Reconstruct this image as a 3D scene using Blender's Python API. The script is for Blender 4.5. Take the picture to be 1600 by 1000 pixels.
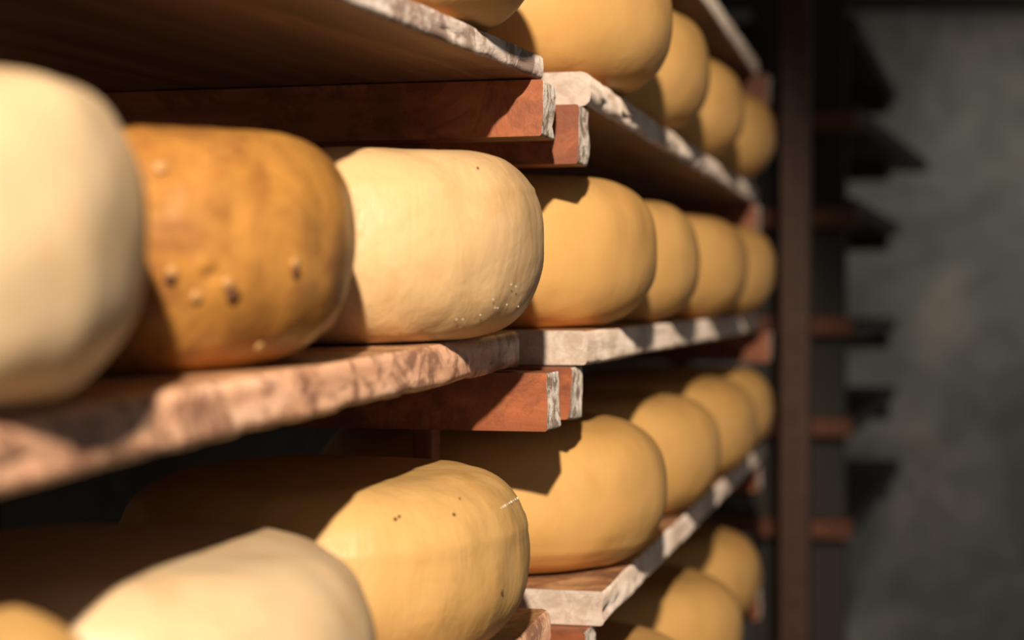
import bpy, math, random
from mathutils import Vector, Matrix, noise

# ------------------------------------------------------------------ camera
SC = bpy.context.scene
for o in list(bpy.data.objects):
    bpy.data.objects.remove(o)
CZ = 1.25                      # eye height above the floor
CEIL = CZ + 0.83
WALL_Y = 5.0
F = 2700.0                     # focal length in pixels of a 1600 px wide frame
PITCH = math.atan(33.0 / F)    # the camera looks down a touch
cd = bpy.data.cameras.new('camera')
cam = bpy.data.objects.new('camera', cd)
SC.collection.objects.link(cam)
cam.location = (0, 0, CZ)
cam.rotation_euler = (math.pi / 2 - PITCH, 0, 0)
cd.sensor_width = 36.0
cd.lens = 36.0 * F / 1600.0
cd.clip_start = 0.02
cd.dof.use_dof = True
cd.dof.focus_distance = 1.075
cd.dof.aperture_fstop = 4.2
SC.camera = cam

# ------------------------------------------------------------------ world, lights, exposure
W = bpy.data.worlds.new('cellar_air')
SC.world = W
W.use_nodes = True
bg = W.node_tree.nodes['Background']
bg.inputs[0].default_value = (1.0, 0.95, 0.93, 1)
bg.inputs[1].default_value = 0.20


def spot(name, loc, target, power, color, size, half_deg, blend):
    l = bpy.data.lights.new(name, 'SPOT')
    l.energy = power
    l.color = color
    l.shadow_soft_size = size
    l.spot_size = math.radians(half_deg * 2)
    l.spot_blend = blend
    o = bpy.data.objects.new(name, l)
    SC.collection.objects.link(o)
    o.location = loc
    d = Vector(target) - Vector(loc)
    o.rotation_euler = d.to_track_quat('-Z', 'Y').to_euler()
    return o


# the cellar lamp hanging in the aisle above and a little behind the camera, shaded towards the shelves
spot('aisle_lamp', (-0.03, -0.70, CZ + 0.80), (-0.48, 1.10, CZ + 0.03), 255.0, (1.0, 0.86, 0.70), 0.026, 26.0, 0.34)
# added unseen spot under the ceiling, brightens the end wall behind the plank ends
spot('added_wall_light', (1.75, 3.75, CEIL - 0.06), (1.38, 5.0, CZ - 0.02), 13.5, (1.0, 0.95, 0.82), 0.05, 38, 0.9)

SC.view_settings.view_transform = 'Standard'
SC.view_settings.look = 'None'
SC.view_settings.exposure = 0.0
SC.view_settings.gamma = 1.0
SC.view_settings.use_curve_mapping = False

# ------------------------------------------------------------------ helpers
COL = SC.collection
SL = 0.249                     # the shelves run away from the camera at this slope


def X_at(px, Y):
    return (px - 800.0) / F * Y


def link(name, me, mats, parent=None):
    o = bpy.data.objects.new(name, me)
    COL.objects.link(o)
    if not isinstance(mats, (list, tuple)):
        mats = [mats]
    if len(me.materials) == 0:
        for m in mats:
            me.materials.append(m)
    if parent is not None:
        o.parent = parent
    return o


def tag(o, label=None, cat=None, group=None, kind=None):
    if label:
        o['label'] = label
    if cat:
        o['category'] = cat
    if group:
        o['group'] = group
    if kind:
        o['kind'] = kind
    return o


def smooth(me, ang=40):
    for p in me.polygons:
        p.use_smooth = True
    me.set_sharp_from_angle(angle=math.radians(ang))


def frame_matrix(origin, u, up_hint=(0, 0, 1)):
    """local x along u, local y inward (to the left), local z up"""
    x = Vector(u).normalized()
    y = Vector(up_hint).cross(x).normalized()
    z = x.cross(y).normalized()
    m = Matrix((x, y, z)).transposed().to_4x4()
    m.translation = Vector(origin)
    return m


# ------------------------------------------------------------------ materials
class NT:
    def __init__(self, name):
        self.m = bpy.data.materials.new(name)
        self.m.use_nodes = True
        self.t = self.m.node_tree
        self.b = self.t.nodes['Principled BSDF']

    def n(self, kind, **kw):
        nd = self.t.nodes.new(kind)
        for k, v in kw.items():
            if hasattr(nd, k):
                setattr(nd, k, v)
            else:
                nd.inputs[k].default_value = v
        return nd

    def l(self, a, b):
        self.t.links.new(a, b)

    def noise(self, vec, scale, detail=4.0, rough=0.55, dist=0.0):
        nd = self.n('ShaderNodeTexNoise')
        nd.inputs['Scale'].default_value = scale
        nd.inputs['Detail'].default_value = detail
        nd.inputs['Roughness'].default_value = rough
        nd.inputs['Distortion'].default_value = dist
        self.l(vec, nd.inputs['Vector'])
        return nd.outputs['Fac']

    def ramp(self, fac, stops):
        nd = self.n('ShaderNodeValToRGB')
        e = nd.color_ramp.elements
        while len(e) < len(stops):
            e.new(0.5)
        for el, (p, c) in zip(e, stops):
            el.position = p
            el.color = (c[0], c[1], c[2], 1) if isinstance(c, (tuple, list)) else (c, c, c, 1)
        self.l(fac, nd.inputs[0])
        return nd.outputs[0]

    def mix(self, fac, a, b, mode='MIX'):
        nd = self.n('ShaderNodeMix', data_type='RGBA', blend_type=mode)
        for s, v in ((nd.inputs[0], fac), (nd.inputs[6], a), (nd.inputs[7], b)):
            if isinstance(v, (int, float)):
                s.default_value = v
            elif isinstance(v, (tuple, list)):
                s.default_value = (v[0], v[1], v[2], 1)
            else:
                self.l(v, s)
        return nd.outputs[2]

    def coords(self, scale=(1, 1, 1), rand=True):
        tc = self.n('ShaderNodeTexCoord')
        mp = self.n('ShaderNodeMapping')
        mp.inputs['Scale'].default_value = scale
        self.l(tc.outputs['Object'], mp.inputs['Vector'])
        if rand:
            oi = self.n('ShaderNodeObjectInfo')
            mu = self.n('ShaderNodeMath', operation='MULTIPLY')
            self.l(oi.outputs['Random'], mu.inputs[0])
            mu.inputs[1].default_value = 37.0
            cb = self.n('ShaderNodeCombineXYZ')
            for i in range(3):
                self.l(mu.outputs[0], cb.inputs[i])
            self.l(cb.outputs[0], mp.inputs['Location'])
        return mp.outputs[0]

    def bump(self, h, strength, dist, prev=None):
        nd = self.n('ShaderNodeBump')
        nd.inputs['Strength'].default_value = strength
        nd.inputs['Distance'].default_value = dist
        self.l(h, nd.inputs['Height'])
        if prev is not None:
            self.l(prev, nd.inputs['Normal'])
        return nd.outputs[0]


def cheese_mat(name, light, mid, dark, blotch=0.35, spots=0.5, rough=0.42, wrinkle=0.14, sss=0.06, thr=0.52):
    k = NT(name)
    v = k.coords()
    big = k.noise(v, 9.0, 4, 0.6, 0.4)
    col = k.ramp(big, [(0.30, mid), (0.62, light)])
    mo = k.ramp(k.noise(v, 26.0, 5, 0.65, 0.6), [(thr, 0.0), (thr + 0.22, blotch)])
    col = k.mix(mo, col, dark)
    # small dark pin marks in the rind
    sp = k.ramp(k.noise(v, 75.0, 1.0, 0.4), [(0.755, 0.0), (0.80, spots)])
    col = k.mix(sp, col, (dark[0] * 0.45, dark[1] * 0.33, dark[2] * 0.3))
    k.l(col, k.b.inputs['Base Color'])
    rg = k.ramp(k.noise(v, 40.0, 3), [(0.35, rough - 0.07), (0.7, rough + 0.12)])
    k.l(rg, k.b.inputs['Roughness'])
    k.b.inputs['Specular IOR Level'].default_value = 0.33
    k.b.inputs['Subsurface Weight'].default_value = sss
    k.b.inputs['Subsurface Radius'].default_value = (1.0, 0.38, 0.12)
    k.b.inputs['Subsurface Scale'].default_value = 0.006
    v2 = k.coords((70, 70, 16))
    w = k.noise(v2, 1.0, 3, 0.6, 0.5)
    nb = k.bump(w, wrinkle, 0.0022)
    f = k.noise(v, 140.0, 4, 0.6)
    nb = k.bump(f, 0.25, 0.0009, nb)
    nb = k.bump(k.noise(v, 42.0, 3, 0.5, 0.3), wrinkle, 0.0030, nb)
    k.l(nb, k.b.inputs['Normal'])
    return k.m


M_YEL = cheese_mat('rind_yellow', (0.81, 0.46, 0.15), (0.75, 0.405, 0.12), (0.62, 0.29, 0.065), 0.28, 0.0, 0.48)
M_YEL2 = cheese_mat('rind_straw', (0.67, 0.405, 0.145), (0.62, 0.35, 0.115), (0.50, 0.24, 0.055), 0.4, 0.0, 0.46, 0.38)
M_STRAW = M_YEL2
M_PALE = cheese_mat('rind_cream', (0.62, 0.455, 0.275), (0.60, 0.41, 0.22), (0.54, 0.31, 0.11), 0.5, 0.0)
M_SHARP = cheese_mat('rind_pale_yellow', (0.76, 0.50, 0.25), (0.72, 0.45, 0.205), (0.60, 0.31, 0.10), 0.4, 0.0, 0.46, 0.38)
M_AGED = cheese_mat('rind_aged', (0.56, 0.265, 0.056), (0.40, 0.175, 0.038), (0.21, 0.080, 0.024), 0.85, 0.0, 0.36, 0.4, 0.05, 0.44)
M_BLISTER = cheese_mat('rind_blister', (0.50, 0.27, 0.10), (0.46, 0.24, 0.08), (0.40, 0.2, 0.07), 0.3, 0.0, 0.3, 0.1)
M_PIT = cheese_mat('rind_pit', (0.12, 0.045, 0.02), (0.10, 0.038, 0.016), (0.06, 0.02, 0.01), 0.3, 0.0, 0.6, 0.1)
M_SALT = cheese_mat('salt_grain', (0.85, 0.80, 0.70), (0.8, 0.75, 0.65), (0.7, 0.6, 0.5), 0.1, 0.0, 0.3, 0.1)


def wood_mat(name, a, b, c, stain=None, stain_amt=0.0, grain=(3, 60, 60), rough=0.6, bump=0.4, stain_scale=22.0, diff=0.0):
    k = NT(name)
    v = k.coords(grain)
    g = k.noise(v, 1.0, 6, 0.62, 0.8)
    col = k.ramp(g, [(0.30, a), (0.52, b), (0.72, c)])
    vv = k.coords((1, 1, 1))
    if stain is not None:
        s = k.ramp(k.noise(vv, stain_scale, 6, 0.72, 0.5), [(0.46, 0.0), (0.56, stain_amt)])
        col = k.mix(s, col, stain)
    k.l(col, k.b.inputs['Base Color'])
    k.b.inputs['Roughness'].default_value = rough
    k.b.inputs['Specular IOR Level'].default_value = 0.35
    k.b.inputs['Diffuse Roughness'].default_value = diff
    nb = k.bump(g, bump, 0.0015)
    nb = k.bump(k.noise(vv, 160, 4, 0.7), bump * 0.8, 0.001, nb)
    k.l(nb, k.b.inputs['Normal'])
    return k.m


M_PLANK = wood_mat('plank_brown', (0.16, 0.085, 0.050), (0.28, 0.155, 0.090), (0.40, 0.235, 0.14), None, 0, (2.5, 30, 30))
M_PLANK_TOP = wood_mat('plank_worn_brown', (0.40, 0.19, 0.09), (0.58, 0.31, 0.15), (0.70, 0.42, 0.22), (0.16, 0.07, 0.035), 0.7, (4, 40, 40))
M_EDGE_RED = wood_mat('plank_edge_stained', (0.44, 0.22, 0.12), (0.60, 0.34, 0.21), (0.72, 0.47, 0.32), (0.16, 0.072, 0.042), 0.85, (10, 30, 60), 0.42, 0.5, 34.0, 1.0)
M_EDGE_GREY = wood_mat('plank_edge_limed', (0.40, 0.30, 0.24), (0.60, 0.50, 0.43), (0.72, 0.63, 0.56), (0.20, 0.125, 0.09), 0.85, (10, 50, 90), 0.75, 0.7, 30.0, 1.0)
M_EDGE_WHITE = wood_mat('plank_edge_bleached', (0.66, 0.51, 0.40), (0.82, 0.68, 0.56), (0.88, 0.77, 0.67), (0.42, 0.28, 0.20), 0.5, (10, 50, 90), 0.8, 0.6, 24.0, 1.0)
M_END_WHITE = wood_mat('plank_end_bleached', (0.52, 0.39, 0.30), (0.66, 0.54, 0.44), (0.76, 0.65, 0.55), (0.38, 0.26, 0.19), 0.45, (60, 40, 60), 0.85, 0.9, 70.0)
M_BEAM = wood_mat('beam_red_brown', (0.20, 0.055, 0.020), (0.39, 0.112, 0.038), (0.50, 0.160, 0.060), (0.17, 0.05, 0.022), 0.7, (40, 7, 30), 0.5, 0.4)
M_BEAM_END = wood_mat('beam_end_flaking_paint', (0.44, 0.36, 0.30), (0.66, 0.58, 0.50), (0.76, 0.69, 0.62), (0.15, 0.09, 0.06), 0.85, (90, 90, 30), 0.8, 1.0, 75.0, 1.0)
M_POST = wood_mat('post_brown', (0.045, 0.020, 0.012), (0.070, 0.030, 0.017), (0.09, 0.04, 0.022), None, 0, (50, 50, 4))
M_BEAM_SHADE = wood_mat('beam_brown_shaded', (0.13, 0.045, 0.022), (0.20, 0.070, 0.034), (0.25, 0.095, 0.045), None, 0, (40, 7, 30))  # beam red-brown darkened to carry the dimness of the far bay
M_PLANK_SHADE = wood_mat('plank_shade_tone', (0.032, 0.027, 0.021), (0.044, 0.036, 0.028), (0.056, 0.044, 0.034))  # shade of the unlit far bay put into the wood colour
M_DARKWOOD = wood_mat('ceiling_wood_dark', (0.03, 0.022, 0.015), (0.05, 0.035, 0.022), (0.07, 0.05, 0.03), None, 0, (3, 30, 30))


def plaster_mat(name, a, b, c):
    k = NT(name)
    v = k.coords((1, 1, 1), False)
    n1 = k.noise(v, 2.3, 6, 0.62, 0.7)
    col = k.ramp(n1, [(0.38, a), (0.50, b), (0.63, c)])
    dm = k.ramp(k.noise(v, 7.0, 5, 0.7, 1.0), [(0.50, 0.0), (0.70, 0.55)])
    col = k.mix(dm, col, (a[0] * 0.6, a[1] * 0.58, a[2] * 0.52))
    k.l(col, k.b.inputs['Base Color'])
    k.b.inputs['Roughness'].default_value = 0.95
    nb = k.bump(n1, 0.6, 0.03)
    k.l(k.bump(k.noise(v, 30, 4), 0.5, 0.006, nb), k.b.inputs['Normal'])
    return k.m


M_WALL = plaster_mat('plaster_grey', (0.30, 0.30, 0.26), (0.43, 0.43, 0.38), (0.68, 0.58, 0.50))
M_WALL_DARK = plaster_mat('plaster_dark', (0.12, 0.11, 0.09), (0.16, 0.15, 0.12), (0.20, 0.18, 0.15))
M_FLOOR = plaster_mat('concrete_floor', (0.16, 0.15, 0.13), (0.22, 0.21, 0.18), (0.28, 0.26, 0.23))


# ------------------------------------------------------------------ the room
def slab(name, lo, hi, mat):
    (x0, y0, z0), (x1, y1, z1) = lo, hi
    v = [(x, y, z) for x in (x0, x1) for y in (y0, y1) for z in (z0, z1)]
    f = [(0, 1, 3, 2), (4, 6, 7, 5), (0, 4, 5, 1), (2, 3, 7, 6), (0, 2, 6, 4), (1, 5, 7, 3)]
    me = bpy.data.meshes.new(name)
    me.from_pydata(v, [], f)
    return tag(link(name, me, mat), kind='structure')


slab('floor', (-1.9, -3.0, -0.1), (3.2, WALL_Y + 0.2, 0.0), M_FLOOR)
slab('wall_back', (-1.9, WALL_Y, 0.0), (3.2, WALL_Y + 0.2, CEIL), M_WALL)
def left_wall():
    u = Vector((SL, 1, 0)).normalized()
    nrm = Vector((0, 0, 1)).cross(u)
    a = Vector((-0.60, 1.1, 0)) - u * 2.2
    b = Vector((-0.60, 1.1, 0)) + u * 4.05
    vs = [p + nrm * t + Vector((0, 0, z)) for p in (a, b) for t in (0, 0.15) for z in (0, CEIL)]
    f = [(0, 1, 3, 2), (4, 6, 7, 5), (0, 4, 5, 1), (2, 3, 7, 6), (0, 2, 6, 4), (1, 5, 7, 3)]
    me = bpy.data.meshes.new('wall_left')
    me.from_pydata(vs, [], f)
    return tag(link('wall_left', me, M_WALL_DARK), kind='structure')


left_wall()
slab('ceiling', (-1.9, 0.0, CEIL), (3.2, WALL_Y + 0.2, CEIL + 0.1), M_DARKWOOD)

# ------------------------------------------------------------------ sawn timber
def timber_mesh(name, L, D, T, seed, rad=0.003, n=70, rough=0.0012, chip=0.0, sag=0.0):
    """x 0..L along, y 0..D inward (y=0 is the aisle edge), z -T..0; slots 0 body 1 ends 2 aisle edge 3 top"""
    sec = []

    def corner(cy, cz, a0):
        for i in range(4):
            a = math.radians(a0 + 30 * i)
            sec.append((cy + rad * math.cos(a), cz + rad * math.sin(a)))
    # counter-clockwise seen from the start: front-bottom, back-bottom, back-top, front-top
    corner(rad, -T + rad, 180)
    for i in range(1, 4):
        sec.append((rad + (D - 2 * rad) * i / 4, -T))
    corner(D - rad, -T + rad, 270)
    corner(D - rad, -rad, 0)
    for i in range(3, 0, -1):
        sec.append((rad + (D - 2 * rad) * i / 4, 0))
    corner(rad, -rad, 90)
    for i in range(1, 5):
        sec.append((0.0, -rad - (T - 2 * rad) * i / 5))
    m = len(sec)
    vs = []
    for j in range(n + 1):
        x = L * j / n
        for (y, z) in sec:
            p = Vector((x * 14 + seed * 7.3, y * 30, z * 60))
            dy = noise.noise(p) * rough
            dz = noise.noise(p + Vector((31, 7, 3))) * rough * 0.5
            if y < rad * 2.2 and chip > 0:
                c = noise.noise(Vector((x * 45 + seed * 3.1, z * 90, 5.0)))
                if z < -T * 0.55 or z > -rad * 1.5:
                    dy += chip * max(0.0, c - 0.05)
                    if z < -T * 0.55:
                        dz += chip * 0.8 * max(0.0, c)
            if y > rad and abs(z) < 1e-6:
                dz = 0.0
            if z > -1e-4:
                dz = min(dz, 0.0)
            dx = 0.0
            if j in (0, n):
                dx = noise.noise(p * 2.0) * rough
            vs.append((x + dx, y + dy, z + dz))
    fs, mi = [], []
    for j in range(n):
        for i in range(m):
            a, b = j * m + i, j * m + (i + 1) % m
            fs.append((a, b, b + m, a + m))
            ym = (sec[i][0] + sec[(i + 1) % m][0]) / 2
            zm = (sec[i][1] + sec[(i + 1) % m][1]) / 2
            if ym < rad * 0.7:
                mi.append(2)
            elif zm > -rad * 0.6:
                mi.append(3)
            else:
                mi.append(0)
    fs.append(tuple(range(m - 1, -1, -1)))
    mi.append(1)
    fs.append(tuple(n * m + i for i in range(m)))
    mi.append(1)
    me = bpy.data.meshes.new(name)
    # the winding above faces inward; flip it
    me.from_pydata(vs, [], [tuple(reversed(f)) for f in fs])
    me.polygons.foreach_set('material_index', mi)
    smooth(me, 50)
    return me


def place(o, mat):
    o.matrix_world = mat
    return o


class Board:
    """a loose plank given by two points of its aisle-side top edge"""

    def __init__(self, p0, p1, T, D, mats, label, group, seed, chip=0.0, rad=0.003):
        self.p0, self.p1 = Vector(p0), Vector(p1)
        d = self.p1 - self.p0
        self.T, self.D = T, D
        self.mat = frame_matrix(self.p0, d)
        me = timber_mesh('shelf_plank', d.length, D, T, seed, rad, 90, 0.0012, chip)
        self.o = link('shelf_plank', me, mats)
        place(self.o, self.mat)
        tag(self.o, label, 'shelf board', group)

    def top(self, x, y):
        """world height of the top face above plan point x, y"""
        z = self.mat.to_3x3().col[2]
        return self.p0.z - ((x - self.p0.x) * z.x + (y - self.p0.y) * z.y) / z.z


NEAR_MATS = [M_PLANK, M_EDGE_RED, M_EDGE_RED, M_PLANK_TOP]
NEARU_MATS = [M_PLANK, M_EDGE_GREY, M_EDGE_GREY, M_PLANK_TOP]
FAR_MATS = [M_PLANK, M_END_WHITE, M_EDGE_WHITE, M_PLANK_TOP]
BG = 'shelf planks of the cheese rack'



def far_board(px, Y0, h, Y1, label, seed, T=0.024, chip=0.004, sl=0.234, dz=0.0, rad=0.003):
    x0 = X_at(px, Y0)
    return Board((x0, Y0, CZ + h), (x0 + sl * (Y1 - Y0), Y1, CZ + h + dz), T, 0.34, FAR_MATS, label, BG, seed, chip, rad)


near_M = Board((-0.163 - 0.287 * 0.40, 0.15, CZ - 0.0503), (0.0050, 1.135, CZ - 0.0208), 0.0250, 0.36, NEAR_MATS,
               'stained brown plank under the big pale and brown wheels at left', BG, 1, 0.003, 0.005)
near_U = Board((0.0199 - 0.325 * 0.92, 0.20, CZ + 0.1576 - 0.006 * 0.92), (0.0199, 1.120, CZ + 0.1576), 0.0160, 0.34, NEARU_MATS,
               'plank with limed edge crossing the top left corner, seen from below', BG, 2, 0.003, 0.003)
near_D = Board((0.029 - 0.245 * 0.90, 0.25, CZ - 0.204 - 0.0231 * 0.90), (0.0255, 1.135, CZ - 0.2043), 0.0243, 0.36, NEAR_MATS,
               'brown plank at the bottom under the two nearest wheels of the lower row', BG, 3, 0.002, 0.005)
far_T = far_board(922, 1.19, 0.3365, 2.46, 'plank over the top row of wheels, at the upper edge', 4)
far_U = far_board(922, 1.19, 0.1565, 2.46, 'plank with white ragged edge carrying the top row of wheels', 5, chip=0.006, rad=0.007)
far_M = far_board(918, 1.19, -0.0220, 2.46, 'plank with bright white sawn end carrying the far middle wheels', 6, chip=0.002)
far_D = far_board(943, 1.19, -0.2020, 2.46, 'plank with flaking white end carrying the far wheels of the lower row', 7)
far_F = far_board(930, 1.19, -0.3820, 2.46, 'lowest plank in view, under the dim wheels at bottom right', 8)

# ------------------------------------------------------------------ the rack: posts and crossbeams
rack = bpy.data.objects.new('cheese_rack', None)
COL.objects.link(rack)
tag(rack, 'red-brown wooden cheese rack of posts and crossbeams holding the planks', 'rack')
rack.location = (0.0, 1.15, 0.0)
bpy.context.view_layer.update()
RACK_INV = rack.matrix_world.inverted()


def rack_part(name, me, mats, mat, label=None):
    o = link(name, me, mats, rack)
    o.matrix_parent_inverse = Matrix.Identity(4)
    o.matrix_basis = RACK_INV @ mat
    if label:
        o['label'] = label
    return o


def beam(front, h_top, tall, thick, seed, length=0.42, sl=SL, chip=0.003, mats=None):
    """crossbeam: runs inward from its front corner; thick along the rack, tall in z"""
    u = Vector((sl, 1, 0)).normalized()
    me = timber_mesh('crossbeam', thick, length, tall, seed, 0.002, 10, 0.0016, chip)
    m = frame_matrix((front[0], front[1], CZ + h_top), u)
    return rack_part('crossbeam', me, mats or [M_BEAM, M_BEAM, M_BEAM_END, M_BEAM], m)


def post(center, wx, wy, z0, z1, seed, sl=SL, mat=None):
    u = Vector((sl, 1, 0)).normalized()
    L = z1 - z0
    # timber along z: local x up
    me = timber_mesh('post', L, wy, wx, seed, 0.002, 60, 0.0012, 0)
    n = Vector((0, 0, 1)).cross(u).normalized()
    m = Matrix((Vector((0, 0, 1)), n, u)).transposed().to_4x4()
    if m.to_3x3().determinant() < 0:
        m = Matrix((Vector((0, 0, 1)), n, -u)).transposed().to_4x4()
        c = Vector((center[0], center[1], z0)) - n * wy / 2 - u * wx / 2
    else:
        c = Vector((center[0], center[1], z0)) - n * wy / 2 + u * wx / 2
    m.translation = c
    return rack_part('post', me, [mat or M_POST], m)


# first frame (where the near and the far planks meet)
Y1f = 1.105
def near_bottom(b, x, y):
    return b.top(x, y) - b.T - CZ

ux, uy = Vector((SL, 1)).normalized()
xa = X_at(848, Y1f); beam((xa, Y1f), near_bottom(near_U, xa, Y1f) - 0.001, 0.0365, 0.036, 11)
xb = X_at(903, Y1f + 0.066); beam((xb, Y1f + 0.066), 0.1565 - 0.024 - 0.0005, 0.041, 0.036, 12)
xa = X_at(855, Y1f); beam((xa, Y1f), near_bottom(near_M, xa, Y1f) - 0.001, 0.0375, 0.036, 13)
xb = X_at(893, Y1f + 0.066); beam((xb, Y1f + 0.066), -0.022 - 0.024 - 0.0005, 0.037, 0.036, 14)
xa = X_at(870, Y1f); beam((xa, Y1f), near_bottom(near_D, xa, Y1f) - 0.001, 0.0375, 0.036, 15)
xb = X_at(915, Y1f + 0.066); beam((xb, Y1f + 0.066), -0.202 - 0.024 - 0.0005, 0.037, 0.036, 16)
xb = X_at(905, Y1f + 0.066); beam((xb, Y1f + 0.066), -0.382 - 0.024 - 0.0005, 0.037, 0.036, 17)
xb = X_at(905, Y1f + 0.066); beam((xb, Y1f + 0.066), 0.3365 - 0.024 - 0.0005, 0.037, 0.036, 18)
post((-0.058, 1.172), 0.022, 0.014, 0.0, CZ + 0.75, 21, SL, M_BEAM)
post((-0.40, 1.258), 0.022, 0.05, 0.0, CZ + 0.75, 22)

# second frame at the far end of the planks, with a post in front
Y2 = 2.40
for i, h in enumerate((0.3365, 0.1565, -0.022, -0.202, -0.382)):
    x2 = 0.348 + random.Random(i).uniform(-0.01, 0.01)
    beam((x2, Y2), h - 0.024 - 0.0005, 0.042, 0.04, 30 + i)
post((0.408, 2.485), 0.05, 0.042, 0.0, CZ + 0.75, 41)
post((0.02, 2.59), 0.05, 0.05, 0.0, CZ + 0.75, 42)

# the rack runs on out of the lamp's reach: an empty bay, then planks with shade in their colour
SHADE_MATS = [M_PLANK_SHADE] * 4
S3 = 0.29
Y3 = 3.10
x3e = X_at(1332, Y3)
NAMES3 = ['topmost', 'second', 'third', 'fourth', 'fifth', 'lowest']
for i, h in enumerate((0.330, 0.160, -0.032, -0.212, -0.393)):
    beam((x3e - 0.004 - 0.008 * (i > 1), Y3 - 0.05), h, 0.032, 0.040, 50 + i, 0.30, S3, 0.003, [M_BEAM_SHADE] * 4)
for i, h in enumerate((0.515, 0.355, 0.185, -0.047, -0.218, -0.405)):
    xa, ya = x3e + S3 * 0.06, Y3 + 0.06
    yb = 4.30 + (0.0, 0.14, -0.06, -0.02, 0.0, 0.05)[i]
    ex = (0.0, 0.07, 0.01, 0.0, -0.005, 0.005)[i]
    Board((xa, ya, CZ + h), (xa + S3 * (yb - ya) + ex, yb, CZ + h), 0.030, 0.30, SHADE_MATS,
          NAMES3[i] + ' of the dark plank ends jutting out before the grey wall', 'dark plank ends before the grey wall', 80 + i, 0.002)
    beam((xa + S3 * (4.12 - ya) - 0.01, 4.12), h - 0.0305, 0.040, 0.05, 90 + i, 0.30, S3, 0.003, SHADE_MATS)
u3 = Vector((S3, 1, 0)).normalized()
n3 = Vector((0, 0, 1)).cross(u3)
c3 = Vector((x3e, Y3 + 0.03, 0)) + n3 * 0.09
post((c3.x, c3.y), 0.03, 0.17, 0.0, CZ + 0.75, 71, S3, M_PLANK_SHADE)
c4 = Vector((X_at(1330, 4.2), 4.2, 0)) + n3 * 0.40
post((c4.x - 0.02, c4.y), 0.04, 0.05, 0.0, CZ + 0.75, 72, S3, M_PLANK_SHADE)


# ------------------------------------------------------------------ cheese wheels
def wheel_mesh(name, R, H, seed, seam=0.0, lump=0.0010, seg=112, dents=(), sq=2.5, flat=0.58, sqb=2.2, np_=44):
    prof = []
    for r in (0.0, 0.22, 0.44):
        prof.append((R * r, 0.0))
    NP = np_
    for i in range(NP + 1):
        a = -math.pi / 2 + math.pi * i / NP
        c, s = max(0.0, math.cos(a)), math.sin(a)
        q_ = sq if s > 0 else sqb
        r = R * (flat + (1 - flat) * c ** (2 / q_))
        z = H / 2 + H / 2 * math.copysign(abs(s) ** (2 / q_), s)
        if seam and abs(z / H - seam) < 0.02:
            r += 0.0007
        prof.append((r, z))
    for r in (0.44, 0.22, 0.0):
        prof.append((R * r, H + 0.0006 * (1 - r)))
    vs, fs = [], []
    rows = len(prof)
    for k in range(1, rows - 1):
        r, z = prof[k]
        for j in range(seg):
            t = 2 * math.pi * j / seg
            x, y = r * math.cos(t), r * math.sin(t)
            p = Vector((x, y, z))
            q = p * 13 + Vector((seed * 5.7, seed * 1.3, 0))
            d = noise.noise(q) * lump * 2.2 + noise.noise(q * 3.1) * lump
            d += noise.noise(Vector((x * 60 + seed, y * 60, z * 18))) * lump * 0.45
            side = min(1.0, max(0.0, (r / R - 0.5) / 0.3))
            nx, ny = math.cos(t), math.sin(t)
            nz = (z / H - 0.5) * 1.2
            for (da, dzf, dr, dd) in dents:
                dp = Vector((R * math.cos(da), R * math.sin(da), H * dzf)) - p
                w = math.exp(-(dp.length / dr) ** 2)
                d += dd * w
            x += nx * d * side
            y += ny * d * side
            z2 = z + nz * d * (0.0 if z < H * 0.02 else 1.0)
            if r / R < 0.62 and z > H * 0.5:
                z2 += noise.noise(q * 1.5) * lump * 0.9
            vs.append((x, y, max(0.0, z2)))
    for k in range(rows - 3):
        for j in range(seg):
            a, b = k * seg + j, k * seg + (j + 1) % seg
            fs.append((a, b, b + seg, a + seg))
    fs.append(tuple(range(seg - 1, -1, -1)))
    base = (rows - 3) * seg
    fs.append(tuple(base + j for j in range(seg)))
    me = bpy.data.meshes.new(name)
    me.from_pydata(vs, [], fs)
    for p in me.polygons:
        p.use_smooth = True
    return me


WHEELS = []


def wheel(px, Y, D, H, board, mat, label, group, seed, **kw):
    """wheel whose right-hand outline stands at px as seen from the aisle, centre at depth Y"""
    R = D / 2
    al = math.atan((px - 800.0) / F)
    t = (Y - R * math.sin(al)) / math.cos(al)
    cx, cy = t * math.sin(al) - R * math.cos(al), Y
    me = wheel_mesh('round_cheese', R, H, seed, **kw)
    o = link('round_cheese', me, mat)
    bm = board.mat.to_3x3()
    m = bm.to_4x4() @ Matrix.Rotation(seed * 1.7 if not kw.get('dents') else 0.0, 4, 'Z')
    m.translation = Vector((cx, cy, board.top(cx, cy) + 0.0003))
    o.matrix_world = m
    tag(o, label, 'cheese', group)
    WHEELS.append((cx, cy, R, label, board))
    SPEC[o.name] = (R, H)
    return o


SPEC = {}


def on_rind(o, px, py):
    """local point and outward normal on a wheel's rind met by the sight line through px, py"""
    R, H = SPEC[o.name]
    inv = o.matrix_world.inverted()
    c, sn = math.cos(PITCH), math.sin(PITCH)
    a, b = (px - 800.0) / F, (500.0 - py) / F
    d = Vector((a, c + b * sn, -sn + b * c))
    t = 0.3
    while t < 3.0:
        p = inv @ (Vector((0, 0, CZ)) + d * t)
        if 0 <= p.z <= H:
            s = abs(p.z - H / 2) / (H / 2)
            q_ = 2.5 if p.z > H / 2 else 2.2
            r = R * (0.58 + 0.42 * max(0.0, 1 - s ** q_) ** (1 / q_))
            if math.hypot(p.x, p.y) <= r:
                e = (p.z - H / 2) / (H / 2)
                n = Vector((p.x, p.y, 0)).normalized() + Vector((0, 0, math.copysign(abs(e) ** 1.35, e)))
                return p, n.normalized()
        t += 0.0004
    return None, None


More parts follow.
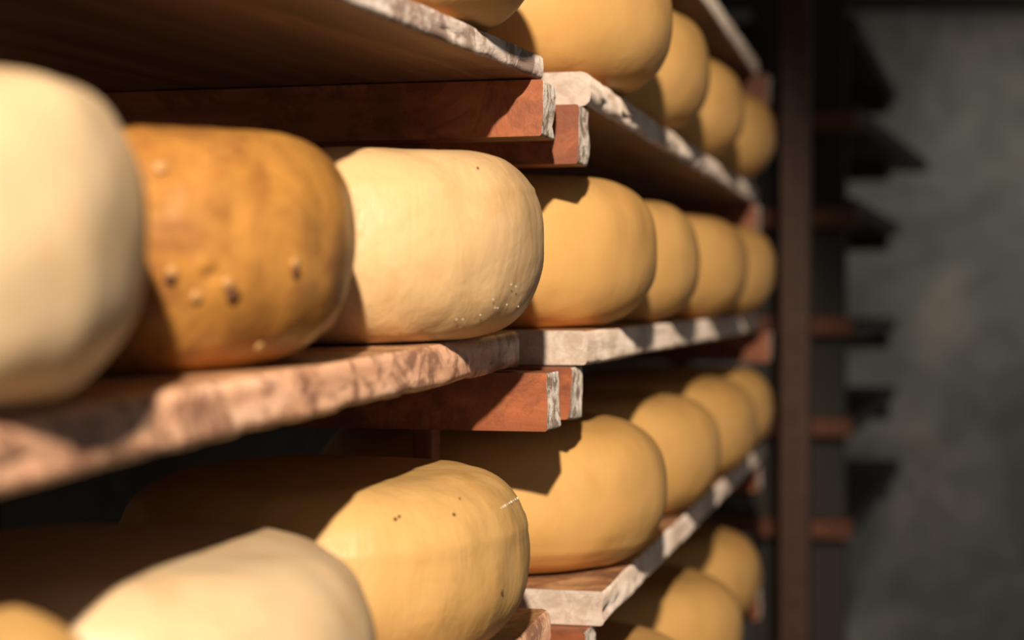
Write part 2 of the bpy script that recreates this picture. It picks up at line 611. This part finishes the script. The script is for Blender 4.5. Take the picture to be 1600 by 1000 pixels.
def bead_mesh(name, rx, ry, rz):
    vs, fs = [(0, 0, -rz)], []
    for k in range(1, 5):
        for j in range(10):
            a, t = math.pi * k / 5, 2 * math.pi * j / 10
            vs.append((rx * math.sin(a) * math.cos(t), ry * math.sin(a) * math.sin(t), -rz * math.cos(a)))
    vs.append((0, 0, rz))
    for j in range(10):
        fs.append((0, 1 + (j + 1) % 10, 1 + j))
        for k in range(3):
            a, b = 1 + k * 10 + j, 1 + k * 10 + (j + 1) % 10
            fs.append((a, b, b + 10, a + 10))
        fs.append((31 + j, 31 + (j + 1) % 10, 41))
    me = bpy.data.meshes.new(name)
    me.from_pydata(vs, [], fs)
    for p in me.polygons:
        p.use_smooth = True
    return me


BEADS = {}


def mark(o, name, px, py, size, mat, flat=0.5, lift=0.0, turn=0.0, aspect=1.0):
    p, n = on_rind(o, px, py)
    if p is None:
        print('MARK MISSED', name, px, py)
        return
    key = (name, size, aspect)
    if key not in BEADS:
        BEADS[key] = bead_mesh(name, size * aspect, size, size * flat)
    c = link(name, BEADS[key], mat, o)
    q = n.to_track_quat('Z', 'Y').to_matrix().to_4x4() @ Matrix.Rotation(turn, 4, 'Z')
    q.translation = p + n * lift
    c.matrix_parent_inverse = Matrix.Identity(4)
    c.matrix_basis = q
    return c


GM, GL, GU, GF = ('cheese wheels on the middle shelf', 'cheese wheels on the lower shelf',
                  'cheese wheels on the top shelf', 'cheese wheels on the lowest shelf')
# middle shelf
wheel(232, 0.590, 0.215, 0.113, near_M, M_PALE, 'blurred pale cream cheese wheel at the left edge, nearest on the middle shelf', GM, 1, lump=0.0016)


def dent_angles():
    # pits and blisters on the aged wheel: angle measured in the plank's frame (x along the rack)
    rnd = random.Random(5)
    out = []
    for (a, z, r, d) in ((214, 0.36, .0042, .0022), (216, 0.30, .0045, -.0028), (229, 0.44, .0042, .0022), (230.5, 0.40, .004, -.002),
                         (202, 0.40, .004, -.0022), (206, 0.22, .005, .0014), (226, 0.10, .004, .0018), (198, 0.82, .006, -.0018),
                         (236, 0.62, .008, -.0016), (220, 0.66, .006, -.0010)):
        out.append((math.radians(a), z, r, d))
    return out


aged = wheel(560, 0.815, 0.235, 0.108, near_M, M_AGED, 'orange-brown aged cheese wheel with pitted blotchy rind', GM, 2, lump=0.0014, dents=dent_angles(), seg=300, np_=80)
sharp = wheel(850, 1.045, 0.240, 0.1105, near_M, M_SHARP, 'bright yellow cheese wheel in sharp focus on the middle shelf beside the aged brown one', GM, 3, seam=0.80, lump=0.0013, seg=160)
wheel(1027, 1.345, 0.270, 0.113, far_M, M_YEL, 'yellow cheese wheel with a stepped beam shadow, first on the white-ended middle plank', GM, 4)
wheel(1094, 1.610, 0.260, 0.111, far_M, M_YEL, 'second cheese wheel on the white-ended middle plank', GM, 5)
wheel(1168, 1.930, 0.285, 0.113, far_M, M_YEL, 'third cheese wheel on the white-ended middle plank', GM, 6)
wheel(1213, 2.260, 0.285, 0.115, far_M, M_YEL, 'last dim cheese wheel of the middle shelf, beside the far post', GM, 7)
# lower shelf
wheel(185, 0.565, 0.185, 0.110, near_D, M_YEL2, 'cheese wheel whose top just shows in the bottom left corner', GL, 8)
wheel(592, 0.775, 0.235, 0.102, near_D, M_PALE, 'blurred pale cheese wheel at the bottom edge, half in shadow', GL, 9, lump=0.0013)
nicked = wheel(830, 1.030, 0.245, 0.1055, near_D, M_STRAW, 'cheese wheel with pin marks and a nicked seam line at bottom centre', GL, 10, seam=0.70, lump=0.0013, seg=160)
wheel(1042, 1.345, 0.272, 0.110, far_D, M_YEL, 'cheese wheel with a beam shadow, first on the flaking-ended lower plank', GL, 11, seam=0.17)
wheel(1125, 1.660, 0.275, 0.110, far_D, M_YEL, 'second cheese wheel on the flaking-ended lower plank', GL, 12)
wheel(1183, 1.990, 0.280, 0.112, far_D, M_YEL, 'third cheese wheel on the flaking-ended lower plank', GL, 13)
wheel(1208, 2.290, 0.270, 0.112, far_D, M_YEL, 'last dim cheese wheel of the lower shelf', GL, 14)
# top shelf
wheel(842, 1.020, 0.240, 0.110, near_U, M_YEL2, 'cheese wheel cut off by the top edge, resting on the limed-edge plank', GU, 15)
wheel(1052, 1.345, 0.275, 0.113, far_U, M_YEL, 'largest cheese wheel of the top row, first behind the white plank end', GU, 16)
wheel(1110, 1.655, 0.270, 0.115, far_U, M_YEL, 'second cheese wheel of the top row behind the white plank end', GU, 17)
wheel(1163, 1.975, 0.275, 0.113, far_U, M_YEL, 'third cheese wheel of the top row behind the white plank end', GU, 18)
wheel(1210, 2.290, 0.275, 0.113, far_U, M_YEL, 'last dim cheese wheel of the top row beside the far post', GU, 19)
# lowest shelf
wheel(1105, 1.400, 0.270, 0.108, far_F, M_YEL, 'dim cheese wheel cut off by the bottom edge on the lowest plank', GF, 20)
wheel(1162, 1.720, 0.270, 0.108, far_F, M_YEL, 'second dim cheese wheel on the lowest plank', GF, 21)
wheel(1190, 2.050, 0.270, 0.108, far_F, M_YEL, 'farthest dim cheese wheel on the lowest plank', GF, 22)

for i, a in enumerate(WHEELS):
    for b in WHEELS[i + 1:]:
        if a[4] is b[4]:
            d = math.hypot(a[0] - b[0], a[1] - b[1]) - a[2] - b[2]
            if d < 0.001:
                print('WHEEL CLASH', round(d, 4), a[3], '|', b[3])

# ------------------------------------------------------------------ marks on the rinds in focus
bpy.context.view_layer.update()
for (x, y, z) in ((355, 442, 0.0030), (460, 411, 0.0028), (268, 424, 0.0028), (404, 541, 0.0026), (306, 463, 0.0030), (250, 262, 0.0032)):
    mark(aged, 'rind_blister', x, y, z * 0.95, M_BLISTER, 0.35, 0.0006)
for (x, y, z) in ((363, 461, 0.0034), (461, 425, 0.0026), (266, 434, 0.0030)):
    mark(aged, 'rind_pit', x, y, z, M_PIT, 0.35, 0.0006)
for (x, y) in ((797, 444), (804, 447), (769, 467), (790, 475), (772, 480), (776, 480), (749, 491), (712, 498), (722, 498), (808, 478)):
    mark(sharp, 'salt_grain', x, y, 0.00055, M_SALT, 0.5, 0.0009)
mark(sharp, 'pin_mark', 745, 264, 0.0009, M_PIT, 0.5, 0.0010)
for (x, y, z) in ((617, 812, 0.0011), (623, 808, 0.0009), (708, 805, 0.0011), (783, 924, 0.0011), (717, 780, 0.0007)):
    mark(nicked, 'pin_mark', x, y, z, M_PIT, 0.5, 0.0008)
for k in range(9):
    f = k / 8
    mark(nicked, 'rind_nick', 781 + 25 * f, 795 - 15 * f, 0.0005 + 0.0002 * (k % 3), M_SALT, 0.5, 0.0011)
